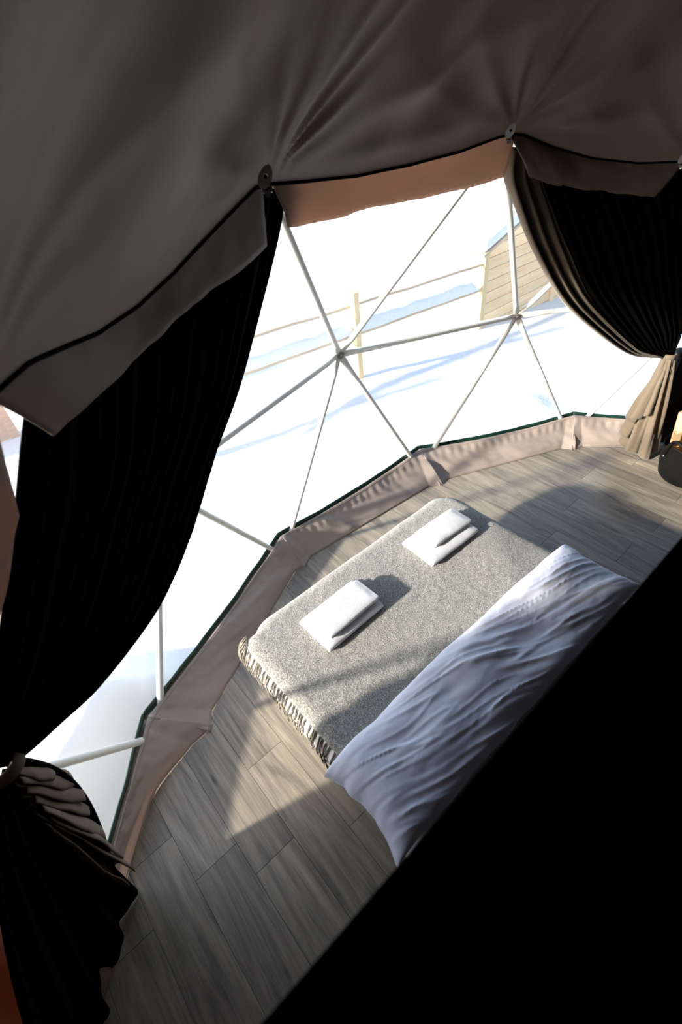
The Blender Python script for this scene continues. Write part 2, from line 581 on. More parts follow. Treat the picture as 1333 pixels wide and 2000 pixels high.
def liner(deg, t):
    e0 = edge_el(deg)
    el = lerp(e0, PI / 2, t)
    b = (el - e0) * RL
    d = 0.0
    vis = smooth01((80 - abs(deg - 5)) / 15)
    for i, h in enumerate(HA):
        a = D2R(deg - h) * RL * math.cos(el)
        rho = math.hypot(a, b)
        psi = math.atan2(a, b)
        k = rho / (0.10 + rho) * math.exp(-rho / 0.75)
        sgn = (0.5, 0.3, 1.0, 1.0, 0.7, 0.5)[i]
        sharp_ = 0.020 * k * sgn
        w = math.sin(psi * 7.5 + 2.2 * rho + i * 1.7) * 0.6 + math.sin(psi * 13.0 - 3.0 * rho + i) * 0.4
        w = 1.0 - 2.0 * math.sqrt(w * w + 0.03)
        side = 1.0 if (psi < 0.15) else 0.5              # stronger on the side toward the next hook
        d -= sharp_ * w * side
    # long soft vertical folds and belly between hooks
    d += 0.018 * math.sin(D2R(deg) * 27 + 1.6 * math.sin(b * 2.1) + 2.0 * fbm(deg * 0.03, b, 0.0, 2)) * smooth01(b / 0.35)
    d += 0.014 * fbm(deg * 0.06, b * 0.9, 4.0, 3) * smooth01(b / 0.3)
    d += 0.0015 * fbm(deg * 0.35, b * 5.0, 9.0, 3) * smooth01(b / 0.2)
    d *= vis * (1 - smooth01((t - 0.55) / 0.4)) * smooth01(b / 0.12 + 0.02)
    r = RL + d
    # the hem rolls outward
    if b < 0.03:
        r += 0.0
    return on_sphere(deg, el, r)
ln = MB()
degs = [-62 + 128 * k / 420 for k in range(421)] + [66 + 232 * k / 60 for k in range(1, 60)]
tt = [0.0, 0.004, 0.01, 0.02] + [0.02 + 0.56 * k / 130 for k in range(1, 131)] + [0.58 + 0.42 * k / 20 for k in range(1, 21)]
def lfn(u, v):
    return liner(degs[int(round(u * len(degs))) % len(degs)], tt[int(round(v * (len(tt) - 1)))])
ln.grid(len(degs), len(tt) - 1, lfn, cu=True, flip=True)
# rolled hem: a lip going outward from the lower edge
def hem(u, v):
    d = degs[int(round(u * len(degs))) % len(degs)]
    p = on_sphere(d, edge_el(d), RL)
    o = Vector((p.x, p.y, 0)).normalized()
    a = v * PI * 0.9
    return p + o * 0.012 * (1 - math.cos(a)) + Vector((0, 0, -0.010 * math.sin(a)))
ln.grid(len(degs), 4, hem, cu=True)
ceiling = tag(ln.build('ceiling', M['liner']), label='brown grey fabric liner draped over the dome', kind='structure')

# thin black tube below the hem, standing in for the shadow line there
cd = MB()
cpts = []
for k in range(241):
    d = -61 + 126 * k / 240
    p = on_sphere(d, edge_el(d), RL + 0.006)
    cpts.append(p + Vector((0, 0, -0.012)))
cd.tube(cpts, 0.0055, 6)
cd.build('hem_shadow', M['black_lining'], ceiling)

# closed part of the dome: outer cover above the windows and the unseen back
sh = MB()
def shell(u, v):
    d = 360 * u
    return on_sphere(d, lerp(math.asin((2.30 - ZC) / 3.34), PI / 2, v), 3.34)
sh.grid(96, 14, shell, cu=True)
def shell_back(u, v):
    d = lerp(66.0, 295.0, u)
    return on_sphere(d, lerp(math.asin((-0.1 - ZC) / 3.34), math.asin((2.31 - ZC) / 3.34), v), 3.34)
sh.grid(60, 12, shell_back)
solidify(tag(sh.build('wall_back', M['shell']), label='opaque cover of the dome behind the bed', kind='structure'), 0.01)
# inner lining of the closed back half
wl = MB()
def lining(u, v):
    d = lerp(66.0, 296.0, u)
    z = lerp(0.0, 2.24, v)
    el = math.asin((z - ZC) / (RL + 0.14 * (1 - v)))
    return on_sphere(d, el, RL + 0.14 * (1 - v) + 0.02 * math.sin(D2R(d) * 40))
wl.grid(200, 10, lining)
tag(wl.build('wall_rear', M['liner_dark']), label='brown lining of the closed half of the dome', kind='structure')

# ------------------------------------------------------------------ dome frame
frame = empty('dome_frame', label='white steel tube frame of the geodesic dome window', cat='tube frame')
def strut(a, b, trim_a=0.0, trim_b=0.0):
    a, b = Vector(a), Vector(b)
    ax = (b - a).normalized()
    mid = (a + b) / 2
    out = Vector((mid.x, mid.y, mid.z - ZC)).normalized()
    n = (out - ax * out.dot(ax)).normalized()          # across the flattened end
    s = ax.cross(n).normalized()
    L = (b - a).length
    R = 0.0185
    st = [(0.016, 0.017, 0.004), (0.03, 0.022, 0.004), (0.055, 0.023, 0.0045), (0.085, 0.0215, 0.010), (0.12, R, R)]
    prof = st + [(L - q[0], q[1], q[2]) for q in reversed(st)]
    seg = 12
    mb = MB()
    vs_, fs_ = [], []
    for (d, w, h) in prof:
        for k in range(seg):
            t = 2 * PI * k / seg
            vs_.append(a + ax * d + s * w * math.cos(t) + n * h * math.sin(t))
    for i in range(len(prof) - 1):
        for k in range(seg):
            q, q2 = i * seg + k, i * seg + (k + 1) % seg
            fs_.append((q, q2, q2 + seg, q + seg))
    fs_.append(tuple(reversed(range(seg))))
    fs_.append(tuple((len(prof) - 1) * seg + k for k in range(seg)))
    mb.add(vs_, fs_)
    return mb.build('strut', M['tube'], frame)
pairs = []
for i in range(len(H_HUBS)):
    pairs += [(H_HUBS[i], B_HUBS[i]), (H_HUBS[i], B_HUBS[i + 1]), (H_HUBS[i], T_FRAME[i]), (H_HUBS[i], T_FRAME[i + 1])]
    if i: pairs.append((H_HUBS[i - 1], H_HUBS[i]))
for i in range(len(T_FRAME) - 1):
    pairs.append((T_FRAME[i], T_FRAME[i + 1]))
    pairs.append((B_HUBS[i], B_HUBS[i + 1]))
for a, b in pairs:
    strut(a, b)
for h in B_HUBS + H_HUBS + T_FRAME:
    o = Vector((h.x, h.y, h.z - ZC)).normalized()
    mb = MB()
    mb.tube([h - o * 0.024, h - o * 0.017], 0.012, 6)
    mb.tube([h - o * 0.017, h - o * 0.013], 0.022, 16)
    mb.tube([h - o * 0.015, h + o * 0.03], 0.006, 8)
    mb.tube([h - o * 0.013, h + o * 0.013], 0.017, 12)
    mb.tube([h + o * 0.013, h + o * 0.02], 0.013, 6)
    sharp(mb.build('bolt', M['steel'], frame))

# clear foil, one triangle per bay between the tubes
win = empty('window_1', label='clear foil window of the dome', kind='structure')
OUTF = 1.016
def pane(a, b, c):
    P = []
    for p in (a, b, c):
        q = Vector((p.x, p.y, p.z - ZC)) * OUTF
        P.append(Vector((q.x, q.y, q.z + ZC)))
    n = 8
    vs_, fs_ = [], []
    idx = {}
    for i in range(n + 1):
        for j in range(n + 1 - i):
            w = (1 - (i + j) / n, i / n, j / n)
            p = P[0] * w[0] + P[1] * w[1] + P[2] * w[2]
            o = Vector((p.x, p.y, p.z - ZC)).normalized()
            p = p + o * (0.05 * 27 * w[0] * w[1] * w[2])
            idx[i, j] = len(vs_)
            vs_.append(p)
    for i in range(n):
        for j in range(n - i):
            fs_.append((idx[i, j], idx[i + 1, j], idx[i, j + 1]))
            if i + j < n - 1:
                fs_.append((idx[i + 1, j], idx[i + 1, j + 1], idx[i, j + 1]))
    MB().add(vs_, fs_).build('pane', M['film'], win)
for i in range(len(H_HUBS)):
    pane(H_HUBS[i], B_HUBS[i], B_HUBS[i + 1])
    pane(H_HUBS[i], T_FRAME[i + 1], T_FRAME[i])
    if i:
        pane(H_HUBS[i - 1], H_HUBS[i], B_HUBS[i])
        pane(H_HUBS[i - 1], T_FRAME[i], H_HUBS[i])

# ------------------------------------------------------------------ liner hooks at the hubs
hook_labels = ['grey liner tab with metal hook at the far left corner of the valance', 'grey liner tab with hole above the left black curtain',
               'grey liner tab with shiny clip at the top of the right curtain', 'grey liner tab at the right edge above the dark curtain']
for i, (deg, r, z) in enumerate(HOOKS):
    if i == 0: continue                              # out of the picture
    a = (D2R(45), D2R(-32), D2R(-50), D2R(-70))[i]
    root = empty('liner_hook', polar(deg, r - (0.09 if i == 0 else 0.0), z), a, label=hook_labels[i], cat='hook', group='liner hooks along the window')
    # leaf shaped tab with a hole, hanging from the liner and tipped toward the room
    n = 28
    vs_, fs_ = [], []
    for s in (0, 1):
        for k in range(n):
            t = 2 * PI * k / n
            y = 0.016 * math.cos(t) * (1 - 0.15 * math.sin(t))
            zz = 0.027 * math.sin(t)
            vs_.append((0.003 * s - 0.010, y, zz))
        for k in range(n):
            t = 2 * PI * k / n
            vs_.append((0.003 * s - 0.010, 0.0055 * math.cos(t), 0.002 + 0.006 * math.sin(t)))
    for k in range(n):
        k2 = (k + 1) % n
        fs_.append((k, k2, n + k2, n + k))
        fs_.append((2 * n + k, 3 * n + k, 3 * n + k2, 2 * n + k2))
        fs_.append((k, 2 * n + k, 2 * n + k2, k2))
        fs_.append((n + k, n + k2, 3 * n + k2, 3 * n + k))
    t_ = MB().add(vs_, fs_).build('tab', M['grey_plastic'], root, smooth=False)
    t_.rotation_euler = (0.5, -0.2, 0)
    cl = MB()
    cl.box((0.0, -0.008, -0.044), (0.03, -0.006, -0.022)).box((0.0, 0.006, -0.044), (0.03, 0.008, -0.022)).box((0.0, -0.008, -0.044), (0.003, 0.008, -0.033))
    cl.tube([(0.014, -0.012, -0.034), (0.014, 0.012, -0.034)], 0.004, 8)
    cl.build('clip', M['steel'], root, smooth=False)
    rp = MB()
    rp.tube([(-0.008, 0, 0.0), (0.02, 0, -0.02), (0.03, 0, -0.045), (0.09, 0, -0.03)], 0.004, 8)
    rp.build('cord', M['black_lining'], root)

# ------------------------------------------------------------------ valances hanging from the liner edge
def valance(name, top, bot, mat, label, ripple=0.008, seed=0.0, nu=60, nv=10, group=None, belly=1.0):
    def fn(u, v):
        a = curve_at(top, u)
        b = curve_at(bot, u)
        p = a.lerp(b, v)
        o = Vector((p.x, p.y, 0)).normalized()
        rip = ripple * fbm(u * 5 + seed, v * 1.2, seed, 3) * smooth01(v * 2.5) - 0.022 * belly * math.sin(v * PI) * (0.6 + 0.4 * math.sin(u * 5 + seed))
        hemz = 0.005 * fbm(u * 9, seed, 1.0, 2) * v
        return p + o * rip + Vector((0, 0, hemz))
    o = MB().grid(nu, nv, fn).build(name, mat)
    solidify(o, 0.004)
    return tag(o, label=label, cat='valance', group=group)
def etop(d0, d1, n=9, out=0.02, up=0.02):
    L = []
    for k in range(n):
        d = lerp(d0, d1, k / (n - 1))
        p = on_sphere(d, edge_el(d), RL)
        o = Vector((p.x, p.y, 0)).normalized()
        L.append(p + o * out + Vector((0, 0, up)))
    return L
VG = 'valances along the liner edge'
valance('fabric_valance', etop(46.6, 22.9), [(1.843, 1.705, 2.131), (1.926, 1.616, 2.125), (2.021, 1.500, 2.121), (2.081, 1.402, 2.133), (2.161, 1.241, 2.162), (2.245, 1.058, 2.177), (2.276, 0.958, 2.196), (2.288, 0.893, 2.218)],
        M['liner_dark'], 'shaded brown fabric valance hanging over the left black curtain', seed=1.3, group=VG, belly=0.25)
valance('fabric_valance', etop(21.9, -11.4), [(2.312, 0.784, 2.241), (2.401, 0.557, 2.205), (2.441, 0.374, 2.197), (2.467, 0.215, 2.185), (2.488, -0.144, 2.160), (2.469, -0.364, 2.155), (2.434, -0.522, 2.165)],
        M['liner_light'], 'peach backlit fabric valance above the open snow window', seed=4.1, ripple=0.012, group=VG)
valance('fabric_valance', etop(-9.9, -37.4), [(2.409, -0.679, 2.144), (2.386, -0.870, 2.082), (2.319, -1.112, 2.024), (2.139, -1.513, 1.932)],
        M['liner_dark'], 'shaded fabric valance hanging over the right black curtain', seed=7.7, group=VG)
# the two next bays, seen only at the picture's edges
valance('fabric_valance', [polar(-38.4, 2.60, 2.10), polar(-41, 2.62, 2.06), polar(-47, 2.66, 2.03), polar(-57, 2.66, 2.06), polar(-62, 2.60, 2.10)],
        [polar(-40.2, 2.66, 1.83), polar(-42.5, 2.74, 1.60), polar(-46.0, 2.78, 1.40), polar(-54, 2.74, 1.5), polar(-62, 2.66, 1.7)],
        M['liner_dark'], 'shaded brown fabric drape at the right edge behind the liner tab', seed=2.2, group=VG)
valance('fabric_valance', [polar(47.3, 2.415, 2.285), polar(50.5, 2.46, 2.26), polar(55, 2.48, 2.24), polar(62, 2.45, 2.27), polar(66, 2.43, 2.31)],
        [polar(44.9, 2.585, 2.015), polar(47.4, 2.67, 1.83), polar(52, 2.69, 1.79), polar(60, 2.68, 1.84), polar(66, 2.6, 1.95)],
        M['liner_panel'], 'brown fabric valance at the left edge beyond the left curtain', seed=5.2, group=VG, belly=0.2)

# ------------------------------------------------------------------ curtains
def curtain(top, lead, back, npl, amp, turn, seed, flip, nu=220, nv=70):
    """cloth gathered from the top line to the tie; u 0 = back edge, 1 = leading edge.
    the inner face is blackout lining, the turned leading band shows the outer cloth"""
    mb = MB()
    def fn(u, v):
        L, E_ = curve_at(back, v), curve_at(lead, v)
        p = L.lerp(E_, u)
        tp = curve_at(top, u)
        base = L.lerp(E_, u) if v > 0.35 else (tp + (p - curve_at(back, 0).lerp(curve_at(lead, 0), u))).lerp(p, smooth01(v / 0.35))
        q = Vector((base.x, base.y, 0)).normalized()
        env = 1.0 - 0.75 * smooth01((v - 0.72) / 0.28)
        uu = u + 0.012 * math.sin(v * 5 + seed) + 0.015 * fbm(u * 6, v * 2, seed, 2)
        wv = math.sin(2 * PI * npl * uu)
        pl = amp * env * (wv + 0.35 * math.sin(2 * PI * npl * 2.3 * uu + seed))
        # the turned leading edge carries a few deep folds
        k = smooth01((u - turn) / (1 - turn + 1e-6)) if turn < 1 else 0
        pl += 0.024 * k * env * math.sin(2 * PI * 3.0 * (u - turn) / (1 - turn)) if turn < 1 else 0
        return base + q * pl
    vs0 = len(mb.v)
    mb.grid(nu, nv, fn, flip=flip)
    if turn < 1:
        for i, f in enumerate(mb.f):
            iu = i % nu
            if iu / nu >= turn:
                mb.mi[i] = 1
    return mb

# left curtain
CL_TOP = [(1.889, 1.690, 2.213), (2.054, 1.495, 2.215), (2.209, 1.218, 2.243), (2.265, 1.009, 2.308), (2.274, 0.886, 2.364), (2.349, 0.757, 2.325)]
CL_EDGE = [(2.352, 0.755, 2.325), (2.368, 0.802, 2.199), (2.369, 0.944, 1.961), (2.346, 1.074, 1.790), (2.296, 1.242, 1.639), (2.206, 1.469, 1.433), (2.085, 1.684, 1.342), (1.953, 1.908, 1.338), (1.894, 2.035, 1.359), (1.864, 2.143, 1.369), (1.854, 2.178, 1.396)]
CL_LEFT = [(1.884, 1.690, 2.213), (1.880, 1.758, 2.108), (1.850, 1.876, 1.930), (1.816, 2.025, 1.729), (1.837, 2.139, 1.528), (1.844, 2.187, 1.432)]
curt_l = empty('curtain', (1.86, 2.17, 0), label='black lined curtain tied back at the left edge of the window', cat='curtain', group='tied back curtains')
def local(mb, root):
    l = root.location
    mb.v = [(p[0] - l[0], p[1] - l[1], p[2] - l[2]) for p in mb.v]
    return mb
o = local(curtain(CL_TOP, CL_EDGE, CL_LEFT, 13, 0.012, 1.0, 0.7, True), curt_l).build('drape', [M['black_lining'], M['dark_taupe']], curt_l)
solidify(o, 0.004, off=1.0, mo=1)
# right curtain
CR_TOP = [(2.082, -1.624, 2.044), (2.215, -1.410, 2.071), (2.332, -1.135, 2.129), (2.400, -0.848, 2.208), (2.445, -0.523, 2.278)]
CR_EDGE = [(2.445, -0.523, 2.278), (2.458, -0.557, 2.159), (2.461, -0.667, 2.026), (2.439, -0.870, 1.775), (2.362, -1.178, 1.430), (2.219, -1.556, 1.116), (2.104, -1.817, 0.939), (1.974, -2.041, 0.871)]
CR_RIGHT = [(2.082, -1.624, 2.044), (2.008, -1.729, 1.792), (1.954, -1.863, 1.466), (1.910, -2.020, 1.108), (1.921, -2.078, 0.941), (1.929, -2.098, 0.879)]
curt_r = empty('curtain', (1.98, -2.24, 0), label='curtain with black lining and lit taupe edge tied back beside the firewood', cat='curtain', group='tied back curtains')
o = local(curtain(CR_TOP, CR_EDGE, CR_RIGHT, 13, 0.012, 0.78, 2.9, False), curt_r).build('drape', [M['black_lining'], M['taupe']], curt_r)
solidify(o, 0.004, off=1.0, mo=1)

# tie bands
def tie(c, ax, r, root, mat):
    mb = MB()
    c = Vector(c)
    ax = Vector(ax).normalized()
    up = Vector((0, 0, 1))
    n = ax.cross(up).normalized()
    m_ = ax.cross(n).normalized()
    def fn(u, v):
        a = 2 * PI * u
        rr = r * (1 + 0.08 * math.sin(3 * a))
        return c + n * rr * math.cos(a) + m_ * rr * 0.9 * math.sin(a) + ax * (v - 0.5) * 0.035
    mb.grid(24, 2, fn, cu=True)
    o = local(mb, root).build('tieback', mat, root)
    solidify(o, 0.006, off=1)

# tails below the ties
def tail(root, cx, cy, ztop, hx, hy, r0, r1, npl, mats, a0, a1, seed, zig, outward):
    """cloth falling from the tie to the floor in deep folds, the hem uneven"""
    mb = MB()
    def fn(u, v):
        a = lerp(a0, a1, u)
        zb = 0.012 + zig * abs(math.sin(u * PI * 2.5 + seed)) * (0.5 + 0.5 * math.sin(u * 7))
        z = lerp(ztop, zb, v)
        k = v ** 0.75
        r = lerp(r0, r1, k)
        pl = math.sin(2 * PI * npl * u + seed + 0.8 * math.sin(v * 4 + seed)) * 0.30 * r * (0.35 + 0.65 * v)
        pl += 0.08 * r * math.sin(2 * PI * npl * 2.3 * u + 2 * seed)
        rr = r + pl
        return Vector((lerp(cx, hx, k) + rr * math.cos(a), lerp(cy, hy, k) + rr * math.sin(a) * 0.8, z + 0.02 * fbm(u * 4, v * 4, seed, 2) * v * (1 - v)))
    mb.grid(160, 40, fn)
    o = local(mb, root).build('tail', mats, root)
    solidify(o, 0.004, off=-1, mo=0)
    return o
tail(curt_r, 1.945, -2.075, 0.87, 1.945, -2.165, 0.032, 0.115, 5, [M['taupe']], D2R(-70), D2R(250), 0.6, 0.10, 1)
tie((1.945, -2.075, 0.875), (0.15, -0.2, 1), 0.042, curt_r, M['taupe'])
# the left tail spreads along the wall
TA = [Vector((1.88, 2.165, 1.37)), Vector((1.83, 2.205, 1.37))]
TH = [(1.985, 2.315), (1.94, 2.37), (1.85, 2.45), (1.74, 2.54), (1.60, 2.64), (1.43, 2.77)]
def tl(u, v):
    hm = curve_at([(a, b, 0.012) for a, b in TH], u)
    t0 = TA[0].lerp(TA[1], u)
    k = v ** 0.85
    p = Vector((lerp(t0.x, hm.x, k), lerp(t0.y, hm.y, k), lerp(t0.z, hm.z, v ** 1.15)))
    o = Vector((p.x, p.y, 0)).normalized()
    w = math.sin(2 * PI * 4.3 * u + 0.9 * math.sin(3 * v) + 1.2 * nz(u * 3, v)) + 0.3 * math.sin(2 * PI * 9.5 * u + 1.0)
    side = Vector((-o.y, o.x, 0))
    bulge = 0.10 * math.sin(min(1, v * 1.3) * PI) * (1 - u) ** 2
    return p - o * (0.034 * (0.25 + 0.75 * v - 0.45 * v * v) * w) - side * bulge
o = local(MB().grid(160, 50, tl), curt_l).build('tail', [M['black_lining'], M['dark_taupe']], curt_l)
solidify(o, 0.004, off=1.0, mo=1)
tie((1.858, 2.178, 1.385), (0.2, 0.2, 1), 0.045, curt_l, M['dark_taupe'])

# turned-out folds of the leading edge below each tie
def fold(root, a, b, w, mat, seed, sag=0.03, lip=0.5):
    """a U-shaped fold of cloth running from a to b, open end at b"""
    a, b = Vector(a), Vector(b)
    ax = (b - a).normalized()
    side = ax.cross(Vector((0, 0, 1))).normalized()
    up = side.cross(ax).normalized()
    mb = MB()
    def fn(u, v):
        t = PI * (1.5 * v - 0.25)
        ww = w * (0.35 + 0.65 * smooth01(u * 1.4))
        p = a.lerp(b, u) + side * ww * math.cos(t) * 0.55 + up * ww * (math.sin(t) - 0.3)
        p += Vector((0, 0, -sag * math.sin(u * PI) * 0.5)) + Vector((nz(u * 3, v, seed), nz(u * 3, v, seed + 5), nz(u * 3, v, seed + 9))) * 0.008
        p += ax * 0.015 * math.sin(v * 5 + seed) * u
        return p
    mb.grid(22, 18, fn)
    o = local(mb, root).build('fold', mat, root)
    solidify(o, 0.005, off=0)
for k, (b, w) in enumerate([((1.955, 2.165, 1.13), 0.028), ((2.002, 2.167, 0.985), 0.034), ((2.005, 2.172, 0.875), 0.036), ((1.985, 2.195, 0.80), 0.034),
                            ((1.955, 2.222, 0.70), 0.055), ((1.940, 2.245, 0.52), 0.060), ((1.925, 2.262, 0.36), 0.055)]):
    fold(curt_l, (1.868 - 0.002 * k, 2.178 + 0.008 * k, 1.345 - 0.05 * k), b, w, M['dark_taupe'], k * 1.7)
for k, (a, b, w) in enumerate([((1.955, -2.07, 0.85), (2.045, -2.03, 0.34), 0.050), ((1.95, -2.065, 0.85), (2.0, -2.02, 0.38), 0.042), ((1.94, -2.065, 0.85), (1.93, -2.03, 0.42), 0.038),
                               ((1.96, -2.08, 0.85), (2.075, -2.10, 0.16), 0.055)]):
    fold(curt_r, a, b, w, M['taupe'], 3 + k * 2.1)

# sunlit fabric wall panel beyond the left curtain
pw = MB()
def pfn(u, v):
    d = lerp(50.9, 66.5, u)
    z = lerp(0.03, 2.2, v)
    el = math.asin((z - ZC) / 3.12)
    rad = lerp(3.14, 2.98, smooth01((v - 0.3) / 0.7)) + 0.015 * math.sin(u * 19 + 2 * v)
    return on_sphere(d, math.asin(max(-1, min(1, (z - ZC) / rad))), rad)
pw.grid(60, 30, pfn)
solidify(tag(pw.build('wall_left', M['liner_panel']), label='sunlit orange brown fabric panel behind the left curtain tail', kind='structure'), 0.003)

# ------------------------------------------------------------------ fabric skirt round the floor
skirt = empty('fabric_skirt', label='beige fabric skirt with dark green edge along the foot of the window', cat='skirt')
FOLDS = [(61.5, 3.06), (35.6, 2.985), (11.8, 3.062), (-14.3, 2.985), (-38.3, 3.03), (-64, 3.05)]
TOPA = [(62.0, 3.20), (37.0, 3.20), (11.8, 3.20), (-13.8, 3.215), (-39.3, 3.20), (-64.8, 3.20)]
for i in range(5):
    h0, h1 = polar(FOLDS[i][0], FOLDS[i][1], 0.004), polar(FOLDS[i + 1][0], FOLDS[i + 1][1], 0.004)
    t0, t1 = polar(TOPA[i][0], TOPA[i][1] - 0.006, 0.19), polar(TOPA[i + 1][0], TOPA[i + 1][1] - 0.006, 0.19)
    nrm = ((t0 + t1) / 2 * -1)
    nrm.z = 0
    nrm.normalize()
    nrm = (nrm + Vector((0, 0, 0.7))).normalized()
    L = (h1 - h0).length
    # the panel overlaps its neighbour in a dog-ear at its far end
    h1x = h1 + (h1 - h0).normalized() * 0.012
    um = 0.47 if i == 4 else 1.0               # the last one ends behind the cabinet
    def sfn(u, v, um=um, h0=h0, h1=h1x, t0=t0, t1=t1, nrm=nrm, L=L, i=i):
        u *= um
        a = h0.lerp(h1, u)
        b = t0.lerp(t1, u)
        p = a.lerp(b, v)
        x = u * L
        rip = 0.011 * fbm(x * 5 + v * 1.1, v * 0.9 + i * 3, i, 3) + 0.014 * fbm(x * 2.4 + v * 1.5, v * 1.2, i + 5, 3)
        gath = 0.002 * math.sin(x * 95 + 2 * nz(x * 4, i)) * math.exp(-((v - 0.80) / 0.16) ** 2)
        e = min(u, 1 - u) * L
        ear = 0.060 * max(0.0, 1 - e / (0.10 - 0.05 * v)) * (1 - v) ** 0.55
        env = smooth01(v * 6) * smooth01((1 - v) * 5 + 0.15)
        z = 0.035 * 4 * (u - 0.5) ** 2 * v - 0.012 * v
        flat = Vector((nrm.x, nrm.y, 0)).normalized()
        p = p + nrm * ((rip + gath) * env) + flat * ear + Vector((0, 0, z))
        if i == 0:
            p -= flat * 0.16 * smooth01((1 - u) / 0.28) * smooth01(u / 0.3) * (1 - v)
        p.z += 0.004 * fbm(x * 5, i, 2, 2) * v
        p.z = max(p.z, 0.003)
        return p
    o = MB().grid(150, 22, sfn, flip=True).build('panel', M['skirt'], skirt)
    solidify(o, 0.003, off=0)
    # stitched tape below the top edge
    for vv, th in ((0.93, 0.0016), (0.045, 0.0016)):
        sm = MB()
        sm.tube([sfn(k / 90, vv) + nrm * 0.0022 for k in range(91)], th, 5)
        sm.build('seam', M['skirt_trim'], skirt)
    # dark green edging standing up behind the tubes
    q0, q1 = polar(TOPA[i][0], TOPA[i][1] + 0.020, 0.0), polar(TOPA[i + 1][0], TOPA[i + 1][1] + 0.020, 0.0)
    def efn(u, v, um=um, q0=q0, q1=q1, i=i):
        u *= um
        p = q0.lerp(q1, u)
        o = Vector((p.x, p.y, 0)).normalized()
        z = 0.205 + 0.035 * 4 * (u - 0.5) ** 2 - 0.012 + 0.003 * fbm(u * 9, i, 0, 2)
        return p + o * (0.006 * fbm(u * 6, i, 3, 2)) + Vector((0, 0, z - 0.10 + 0.10 * v))
    o = MB().grid(60, 3, efn).build('edging', M['green'], skirt)
    solidify(o, 0.008, off=0)

# ------------------------------------------------------------------ loft platform the picture is taken from
LX = 0.952
poly = []
for k in range(-40, 41):
    a = PI - PI * 0.80 * k / 40
    p = (2.5 * math.cos(a), 2.5 * math.sin(a))
    poly.append(p)
poly = clip(poly, LX, 0, -1, 0)
m_ = len(poly)
lf = MB().add([(p[0], p[1], 1.92) for p in poly] + [(p[0], p[1], 2.10) for p in poly],
              [tuple(reversed(range(m_))), tuple(range(m_, 2 * m_))] + [(i, (i + 1) % m_, m_ + (i + 1) % m_, m_ + i) for i in range(m_)])
loft = tag(lf.build('floor_loft', M['loft'], smooth=False), label='black edge of the sleeping loft above the bed', kind='structure')
post_root = loft
for py in (-1.9, 0.9):
    MB().box((0.2, py - 0.05, 0.0), (0.3, py + 0.05, 1.93)).build('post', M['loft'], loft, smooth=False)

# ------------------------------------------------------------------ bed
bed = empty('bed', (1.4, 0.54, 0), label='double bed with white mattress standing on the laminate floor', cat='bed')
def B_(x, y, z): return (x - 1.4, y - 0.54, z)
def rounded_box(lo, hi, r, seg=4):
    bm_ = bmesh.new()
    bmesh.ops.create_cube(bm_, size=1.0)
    for v in bm_.verts:
        v.co = Vector((lerp(lo[0], hi[0], v.co.x + 0.5), lerp(lo[1], hi[1], v.co.y + 0.5), lerp(lo[2], hi[2], v.co.z + 0.5)))
    bmesh.ops.bevel(bm_, geom=list(bm_.edges), offset=r, segments=seg, profile=0.5, affect='EDGES')
    mb = MB()
    bm_.verts.index_update()
    mb.add([v.co.copy() for v in bm_.verts], [tuple(v.index for v in f.verts) for f in bm_.faces])
    bm_.free()
    return mb
rounded_box(B_(0.42, -0.235, 0.215), B_(2.415, 1.400, 0.4655), 0.095, 6).build('mattress', M['sheet'], bed)
MB().box(B_(0.44, -0.12, 0.13), B_(2.28, 1.20, 0.2145)).build('bed_base', M['white_paint'], bed, smooth=False)
for x, y in ((0.55, -0.02), (0.55, 1.10), (1.27, 1.12), (2.1, -0.02), (2.1, 1.10), (1.27, -0.02)):
    MB().lathe([(0.001, 0.0), (0.026, 0.0), (0.03, 0.02), (0.032, 0.131), (0.001, 0.131)], 16).build('leg', M['white_paint'], bed, loc=B_(x, y, 0))

# wool blanket
blanket = empty('wool_blanket', (1.9, 0.54, 0.46), label='grey heather mohair blanket with fringe spread over the bed', cat='blanket')
def edge_prof(s, half, r):
    """arc-length s from the middle -> (offset, drop)"""
    a = abs(s)
    sg = 1 if s >= 0 else -1
    if a <= half - r: return s, 0.0
    t = (a - (half - r)) / r
    if t <= PI / 2: return sg * (half - r + r * math.sin(t)), r * (1 - math.cos(t))
    return sg * half, r + (a - (half - r) - r * PI / 2)
BX0, BXF = 1.42, 2.455
YC, YH = 0.54, 0.80
def blank(u, v):
    # u along the bed (0 head side, 1 hanging over the foot); v across: 0 = window-right side, 1 = fringed left side
    s_ = lerp(-(YH + 0.16), 0.838, v)
    if s_ < 0: y, dy = edge_prof(s_, YH, 0.075)
    else: y, dy = edge_prof(s_, 0.868, 0.103)
    sx = lerp(0.0, (BXF - BX0) + 0.14, u)
    x, dx = edge_prof(sx, BXF - BX0, 0.085)
    # plan corner rounding
    ex = max(0.0, x - (BXF - BX0 - 0.16))
    ey = max(0.0, abs(y) - (YH - 0.16))
    if ex > 0 and ey > 0:
        rr = math.hypot(ex, ey)
        m2 = max(ex, ey)
        k = m2 / rr
        x = BXF - BX0 - 0.16 + ex * k
        y = (YH - 0.16 + ey * k) * (1 if y > 0 else -1)
    zt = 0.4745 + 0.004 * fbm(x * 2.2, y * 2.2, 2.0, 3)
    z = zt - dy - dx
    z += 0.010 * fbm(x * 5, y * 5, 6.0, 2) * smooth01((dx + dy) * 20)
    return Vector((BX0 + x - 1.9, y, z - 0.46))
bl = MB().grid(150, 150, blank, flip=True)
for i, p in enumerate(bl.v):
    q = Vector(p)
    w = noise.noise(q * 60) * 0.0022 + noise.noise(q * 25) * 0.002
    bl.v[i] = (p[0], p[1], p[2] + w)
o = bl.build('blanket_cloth', M['wool'], blanket)
solidify(o, 0.008, off=-1)
